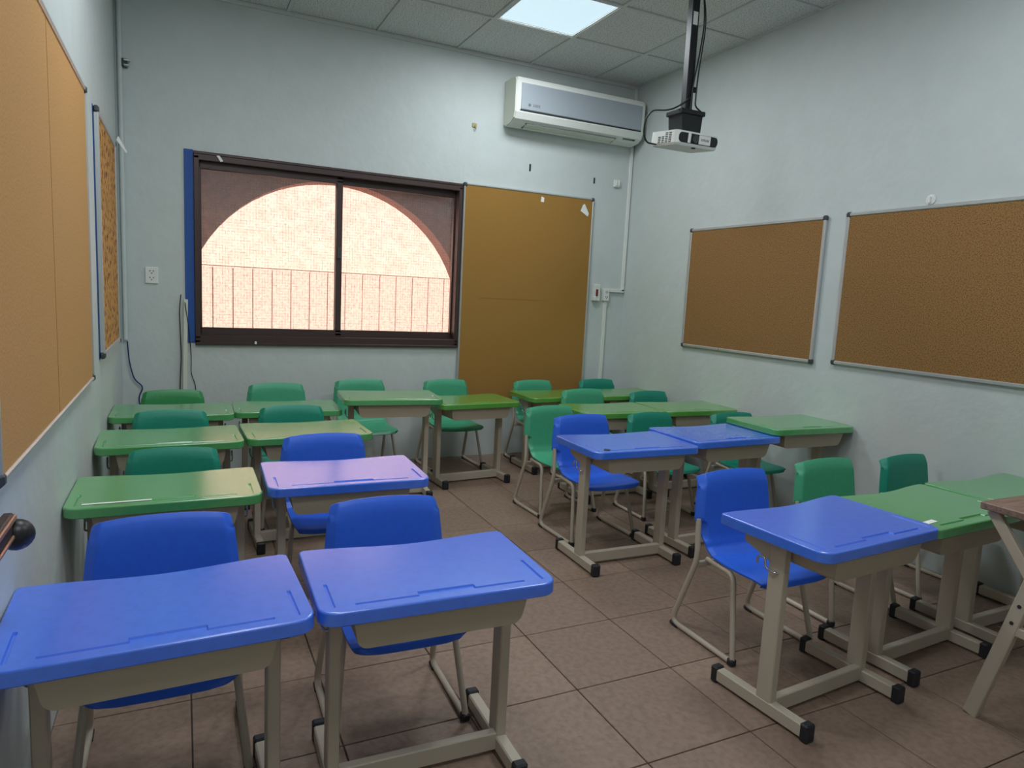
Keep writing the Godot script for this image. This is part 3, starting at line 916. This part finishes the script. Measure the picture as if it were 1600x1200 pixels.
func make_desk(key: String, a: Array, color: String, label: String, group: String) -> Node3D:
	var o := thing("school_desk", label, "desk", Vector3(a[0], 0, a[1]), group)
	o.rotation_degrees.y = a[2]
	var h: float = a[3]
	obj("desktop", top_mesh, mats[color], o, Vector3(0, h, 0))
	obj("tray", tray_mesh, mats["tray"], o, Vector3(0, h - 0.027, 0))
	for s in [-1.0, 1.0]:
		var x: float = s * 0.236
		var st := begin()
		# upright tapering slightly, with its bracket arm under the top
		bar(st, Vector3(x, 0.04, 0.0), Vector3(x, h - 0.03, 0.0), 0.03, 0.058)
		prism(st, PackedVector2Array([Vector2(-0.135, h - 0.026), Vector2(-0.135, h - 0.078), Vector2(-0.028, h - 0.115), Vector2(0.0, h - 0.115), Vector2(0.0, h - 0.026)]), x - 0.0125 - s * 0.004, x + 0.0125 - s * 0.004, func(u, v, w): return Vector3(w, v, u))
		obj("leg", done(st), mats["beige"], o)
		var ft := obj("foot", box_between(Vector3(x - 0.017, 0.008, -0.205), Vector3(x + 0.017, 0.052, 0.16), 0.004), mats["beige"], o)
		st = begin()
		rbox(st, Vector3(x, 0.029, -0.205), Vector3(0.039, 0.058, 0.03), 0.005)
		obj("end_cap", done(st), mats["rubber"], ft)
		st = begin()
		rbox(st, Vector3(x, 0.029, 0.157), Vector3(0.039, 0.058, 0.03), 0.005)
		obj("end_cap", done(st), mats["rubber"], ft)
		# bag hook of bent wire on the outside of the leg
		var y := h - 0.135
		obj("bag_hook", tube_mesh(fillet([Vector3(x, y, 0.012), Vector3(x + s * 0.024, y - 0.002, 0.008), Vector3(x + s * 0.028, y + 0.004, -0.03), Vector3(x + s * 0.028, y + 0.036, -0.034), Vector3(x + s * 0.028, y + 0.036, -0.06), Vector3(x + s * 0.028, y + 0.008, -0.064)], 0.012), 0.0035, 6), mats["chrome"], o)
	obj("crossbar", box_between(Vector3(-0.222, 0.012, 0.002), Vector3(0.222, 0.064, 0.03), 0.003), mats["beige"], o)
	return o

var top_mesh: ArrayMesh
var tray_mesh: ArrayMesh

func build_desks() -> void:
	top_mesh = make_top()
	tray_mesh = make_tray()
	var D := {
		"A1": [[-3.518, 3.359, 1.9, 0.579], "desk_blue", "blue-topped desk nearest the camera, at the left wall in the front left corner"],
		"B1": [[-2.898, 3.346, -1.6, 0.577], "desk_blue", "blue-topped desk in the front row, right of the blue desk at the left wall"],
		"A2": [[-3.521, 2.342, -0.1, 0.566], "desk_green", "green-topped desk at the left wall with a white scuff line, second row from the front"],
		"B2": [[-2.902, 2.351, -1.6, 0.583], "desk_blue", "blue-topped desk shining with window glare, in the left block's second row"],
		"A3": [[-3.522, 1.506, 1.7, 0.574], "desk_green", "green-topped desk at the left wall, third row from the front"],
		"B3": [[-2.910, 1.475, 1.7, 0.577], "desk_green", "green-topped glaring desk right behind the blue glaring desk, third row"],
		"A4": [[-3.520, 0.856, 0.1, 0.586], "desk_green", "green-topped desk at the left wall in the last row below the window"],
		"B4": [[-2.911, 0.775, -2.0, 0.577], "desk_green", "green-topped desk in the last row under the middle of the window"],
		"C1": [[-2.307, 0.870, -4.8, 0.647], "desk_green", "taller green-topped desk in the back row, under the window's right end"],
		"C2": [[-1.685, 0.681, 4.5, 0.577], "desk_leaf", "lower green-topped desk beside the taller one, in front of the tall felt board"],
		"E1": [[-0.913, 0.515, 1.0, 0.576], "desk_leaf", "green-topped desk in the far right back row, left one of the pair there"],
		"E2": [[-0.306, 0.505, -0.5, 0.576], "desk_leaf", "green-topped desk in the far right back corner"],
		"F1": [[-0.907, 1.265, -1.8, 0.593], "desk_leaf", "green-topped desk behind the blue desk pair, left one of two"],
		"F2": [[-0.302, 1.291, -1.8, 0.595], "desk_leaf", "green-topped desk behind the blue desk pair, right one by the right wall"],
		"G1": [[-1.480, 2.257, -1.6, 0.611], "desk_blue", "blue-topped desk in the middle of the room with a black round spot on its corner"],
		"G2": [[-0.868, 2.205, 1.0, 0.619], "desk_blue", "blue-topped desk joined to the right of the one with the black spot"],
		"G3": [[-0.304, 2.202, -2.0, 0.656], "desk_green", "taller green-topped desk overlapping the blue desk, by the right wall"],
		"H1": [[-1.549, 3.507, 4.1, 0.617], "desk_blue", "blue-topped desk with a bag hook, nearest on the right side of the aisle"],
		"H2": [[-0.925, 3.43, 3.4, 0.591], "desk_green", "green-topped desk with a white sticker, joined to the near right blue desk"],
		"H3": [[-0.304, 3.40, 0.5, 0.590], "desk_green", "green-topped desk partly behind the brown teacher's desk, by the right wall"],
	}
	for k in D:
		var a: Array = D[k][0]
		make_desk(k, a, D[k][1], D[k][2], "pupils' desks")
	var s := obj("ink_spot", disc_mesh(Vector3(-1.7, 0.611, 2.405), Vector3.UP, 0.016, 0.002, 18), mats["black_plastic"])
	tag(s, "round black plug on the front left corner of the middle blue desk", "plug")
	var st := begin()
	rbox(st, Vector3(0, 0.0006, 0), Vector3(0.07, 0.001, 0.022), 0.0003)
	var p := obj("paper_sticker", done(st), mats["paper"], self, Vector3(-1.135, 0.5915, 3.575))
	p.rotation_degrees.y = 8
	tag(p, "white paper sticker on the front left corner of the near right green desk", "sticker")
	st = begin()
	rbox(st, Vector3(0, 0.0006, 0), Vector3(0.2, 0.001, 0.012), 0.0003)
	p = obj("paper_sticker", done(st), mats["paper"], self, Vector3(-3.67, 0.5665, 2.5))
	tag(p, "long thin white tape line on the front left of the second row green desk", "sticker")

# ------------------------------------------------------------------ chairs
func shell_point(u: float, v: float, off: float) -> Vector3:
	# side profile of the shell, v 0 at the top of the back to 1 at the front of the seat: (z, y, half width)
	var P := [[0.0, 0.657, 0.174], [0.006, 0.60, 0.183], [0.014, 0.53, 0.191], [0.022, 0.468, 0.196], [0.024, 0.455, 0.176], [0.034, 0.40, 0.173], [0.05, 0.365, 0.172], [0.085, 0.343, 0.173], [0.15, 0.335, 0.172], [0.23, 0.336, 0.175], [0.30, 0.338, 0.174], [0.338, 0.332, 0.168], [0.352, 0.318, 0.16]]
	var t := v * (P.size() - 1)
	var i := mini(int(t), P.size() - 2)
	var f := t - i
	var z := lerpf(P[i][0], P[i + 1][0], f)
	var y := lerpf(P[i][1], P[i + 1][1], f)
	var w := lerpf(P[i][2], P[i + 1][2], f)
	# normal of the profile in the z,y plane (towards the sitter)
	var j := clampi(i, 0, P.size() - 2)
	var dz: float = P[j + 1][0] - P[j][0]
	var dy: float = P[j + 1][1] - P[j][1]
	var n := Vector2(-dy, dz).normalized()
	if i == 3:
		n = Vector2(0.98, 0.2).normalized()
	var au := absf(u)
	var back_part := clampf((0.46 - v) / 0.1, 0.0, 1.0)
	# the rim rolls away from the sitter at the sides and over the top
	var roll := -0.024 * clampf((au - 0.87) / 0.13, 0.0, 1.0) * (0.25 + 0.75 * back_part)
	roll += -0.014 * pow(clampf(1.0 - v * 14.0, 0.0, 1.0), 2.0)
	roll += 0.010 * (au * au) * (0.4 + 0.6 * (1.0 - back_part)) 
	var x := u * w
	if v < 0.08:
		y -= 0.012 * au * au
		y -= 0.014 * pow(au, 14.0) * (1.0 - v / 0.08)
	if v > 0.9:
		z -= 0.03 * pow(au, 8.0) * (v - 0.9) / 0.1
	z += n.x * (roll + off)
	y += n.y * (roll + off)
	return Vector3(x, y, z)

func make_shell() -> ArrayMesh:
	var st := begin()
	var us := [-1.0, -0.985, -0.95, -0.9, -0.87, -0.84, -0.6, -0.3, 0.0, 0.3, 0.6, 0.84, 0.87, 0.9, 0.95, 0.985, 1.0]
	var vs := []
	for k in 49: vs.append(k / 48.0)
	vs.append(0.02); vs.append(0.008)
	vs.sort()
	var th := 0.006
	st.set_smooth_group(0)
	for i in us.size() - 1:
		for j in vs.size() - 1:
			var q := []
			for d in [[0, 0], [1, 0], [1, 1], [0, 1]]:
				q.append([shell_point(us[i + d[0]], vs[j + d[1]], 0.0), shell_point(us[i + d[0]], vs[j + d[1]], -th)])
			var fwd: Vector3 = q[0][0] - q[0][1]
			qout(st, q[0][0], q[1][0], q[2][0], q[3][0], q[0][0] - fwd * 2.0)
	st.set_smooth_group(1)
	for i in us.size() - 1:
		for j in vs.size() - 1:
			var q := []
			for d in [[0, 0], [1, 0], [1, 1], [0, 1]]:
				q.append([shell_point(us[i + d[0]], vs[j + d[1]], 0.0), shell_point(us[i + d[0]], vs[j + d[1]], -th)])
			var fwd: Vector3 = q[0][0] - q[0][1]
			qout(st, q[0][1], q[1][1], q[2][1], q[3][1], q[0][1] + fwd * 2.0)
	st.set_smooth_group(-1)
	for j in vs.size() - 1:
		for u in [-1.0, 1.0]:
			var a := shell_point(u, vs[j], 0.0)
			var b := shell_point(u, vs[j + 1], 0.0)
			qout(st, a, b, shell_point(u, vs[j + 1], -th), shell_point(u, vs[j], -th), a - Vector3(u * 0.05, 0, 0))
	for i in us.size() - 1:
		for v in [0.0, 1.0]:
			var a := shell_point(us[i], v, 0.0)
			qout(st, a, shell_point(us[i + 1], v, 0.0), shell_point(us[i + 1], v, -th), shell_point(us[i], v, -th), shell_point(us[i], 0.02 if v == 0.0 else 0.98, -th * 0.5))
	return done(st)

func make_chair() -> Node3D:
	var o := thing("school_chair", "", "chair")
	obj("shell", make_shell(), mats["chair_blue"], o)
	for s in [-1.0, 1.0]:
		var rear := fillet([Vector3(s * 0.182, 0.472, 0.006), Vector3(s * 0.184, 0.40, 0.012), Vector3(s * 0.186, 0.31, 0.022), Vector3(s * 0.2, 0.012, -0.085), Vector3(s * 0.2, 0.012, 0.26)], 0.05, 6)
		obj("rear_leg", tube_mesh(rear, 0.011), mats["beige"], o)
		var front := fillet([Vector3(s * 0.2, 0.02, 0.265), Vector3(s * 0.168, 0.316, 0.20), Vector3(s * 0.162, 0.32, 0.05)], 0.035, 5)
		obj("front_leg", tube_mesh(front, 0.0105), mats["beige"], o)
		var st := begin()
		rbox(st, Vector3(s * 0.2, 0.013, 0.262), Vector3(0.026, 0.026, 0.03), 0.005)
		obj("foot_cap", done(st), mats["rubber"], o)
		st = begin()
		rbox(st, Vector3(s * 0.2, 0.008, -0.06), Vector3(0.025, 0.016, 0.05), 0.005, Basis(Vector3.RIGHT, 0.12))
		obj("foot_cap", done(st), mats["rubber"], o)
	obj("crossbar", box_between(Vector3(-0.184, 0.276, 0.004), Vector3(0.184, 0.298, 0.02), 0.003), mats["beige"], o)
	return o

func build_chairs() -> void:
	var C := [
		[-3.524, 2.957, 0.0, 0.998, "chair_blue", "blue chair behind the front left corner desk"],
		[-2.892, 2.942, -1.6, 0.985, "chair_blue", "blue chair behind the front row blue desk next to the aisle"],
		[-3.510, 1.950, -2.6, 0.940, "chair_teal", "dark teal chair behind the second row green desk at the left wall"],
		[-2.905, 1.955, 0.6, 0.99, "chair_blue", "blue chair behind the blue desk that shines with window glare"],
		[-3.530, 1.12, 0.3, 0.96, "chair_teal", "dark teal chair behind the third row green desk at the left wall"],
		[-2.922, 1.080, 1.5, 0.962, "chair_teal", "teal green chair behind the third row desk, right of the left wall one"],
		[-3.528, 0.360, 1.6, 0.951, "chair_green", "grass green chair in the last row at the left wall below the dark cord"],
		[-2.911, 0.290, 2.0, 0.99, "chair_mint", "mint green chair in the last row under the middle of the window"],
		[-2.328, 0.180, 4.0, 1.0, "chair_mint", "mint green chair behind the taller green desk under the window's right end"],
		[-1.668, 0.163, 3.0, 0.985, "chair_mint", "mint green chair in front of the tall felt board's left edge"],
		[-0.922, 0.170, 1.0, 0.968, "chair_mint", "light mint green chair before the right part of the tall felt board"],
		[-0.300, 0.150, 0.0, 0.968, "chair_teal", "dark teal chair in the far right back corner by the floor duct"],
		[-0.82, 0.775, 1.0, 0.99, "chair_mint", "mint green chair behind the left one of the two joined green desks"],
		[-0.235, 0.790, -1.0, 0.955, "chair_teal", "teal chair behind the right one of the two joined green desks by the right wall"],
		[-1.392, 1.315, 2.0, 0.960, "chair_mint", "mint green chair standing at the aisle behind the middle blue chair"],
		[-1.436, 1.765, 1.2, 1.0, "chair_blue", "blue chair at the middle blue desk with the black spot"],
		[-0.800, 1.560, -1.2, 0.935, "chair_teal", "bright teal chair seen just above the seam of the two joined blue desks"],
		[-0.262, 1.715, -2.3, 0.950, "chair_teal", "teal chair behind the taller green desk at the right wall"],
		[-1.475, 3.0, -0.4, 1.0, "chair_blue", "blue chair at the near right blue desk with the bag hook"],
		[-0.850, 2.920, -1.0, 0.980, "chair_mint", "light mint green chair behind the near right green desk with the sticker"],
		[-0.260, 2.895, 1.2, 0.947, "chair_teal", "dark teal chair at the right wall in the near right row"],
	]
	var proto := make_chair()
	for i in C.size():
		var a: Array = C[i]
		var o: Node3D = proto
		if i > 0:
			o = proto.duplicate()
			o.name = numbered("school_chair")
			add_child(o, true)
		o.position = Vector3(a[0], 0, a[1])
		o.rotation_degrees.y = a[2]
		o.scale = Vector3.ONE * float(a[3])
		(o.get_node("shell") as MeshInstance3D).material_override = mats[a[4]]
		tag(o, a[5], "chair", "school chairs")

func build_teacher_desk() -> void:
	var x0 := -1.162
	var x1 := -0.06
	var z0 := 3.743
	var z1 := 4.36
	var h := 0.72
	var o := thing("teacher_desk", "brown wood-topped desk on slanted grey metal legs at the right edge", "desk", Vector3(x0, 0, z0))
	obj("desktop", box_between(Vector3(0, h - 0.024, 0), Vector3(x1 - x0, h, z1 - z0), 0.003), mats["wood"], o)
	for x in [0.04, x1 - x0 - 0.04]:
		for s in [0, 1]:
			var zz := func(z: float) -> float: return z if s == 0 else (z1 - z0) - z
			var st := begin()
			bar(st, Vector3(x, 0.0, zz.call(0.04)), Vector3(x, h - 0.03, zz.call(0.205)), 0.03, 0.042, Vector3.RIGHT)
			var lg := obj("leg", done(st), mats["beige"], o)
			st = begin()
			bar(st, Vector3(x, h - 0.026, zz.call(0.02)), Vector3(x, 0.5, zz.call(0.165)), 0.024, 0.034, Vector3.RIGHT)
			obj("brace", done(st), mats["beige"], o)
			for y in [0.42, 0.36]:
				obj("bolt", disc_mesh(Vector3(x - 0.015, y, zz.call(0.04 + 0.24 * y)), Vector3.LEFT, 0.006, 0.002, 10), mats["slot"], lg)
		obj("end_bar", box_between(Vector3(x - 0.012, 0.32, 0.1), Vector3(x + 0.012, 0.35, z1 - z0 - 0.1), 0.003), mats["beige"], o)
	obj("rail", box_between(Vector3(0.04, h - 0.07, 0.29), Vector3(x1 - x0 - 0.04, h - 0.026, 0.33), 0.003), mats["beige"], o)
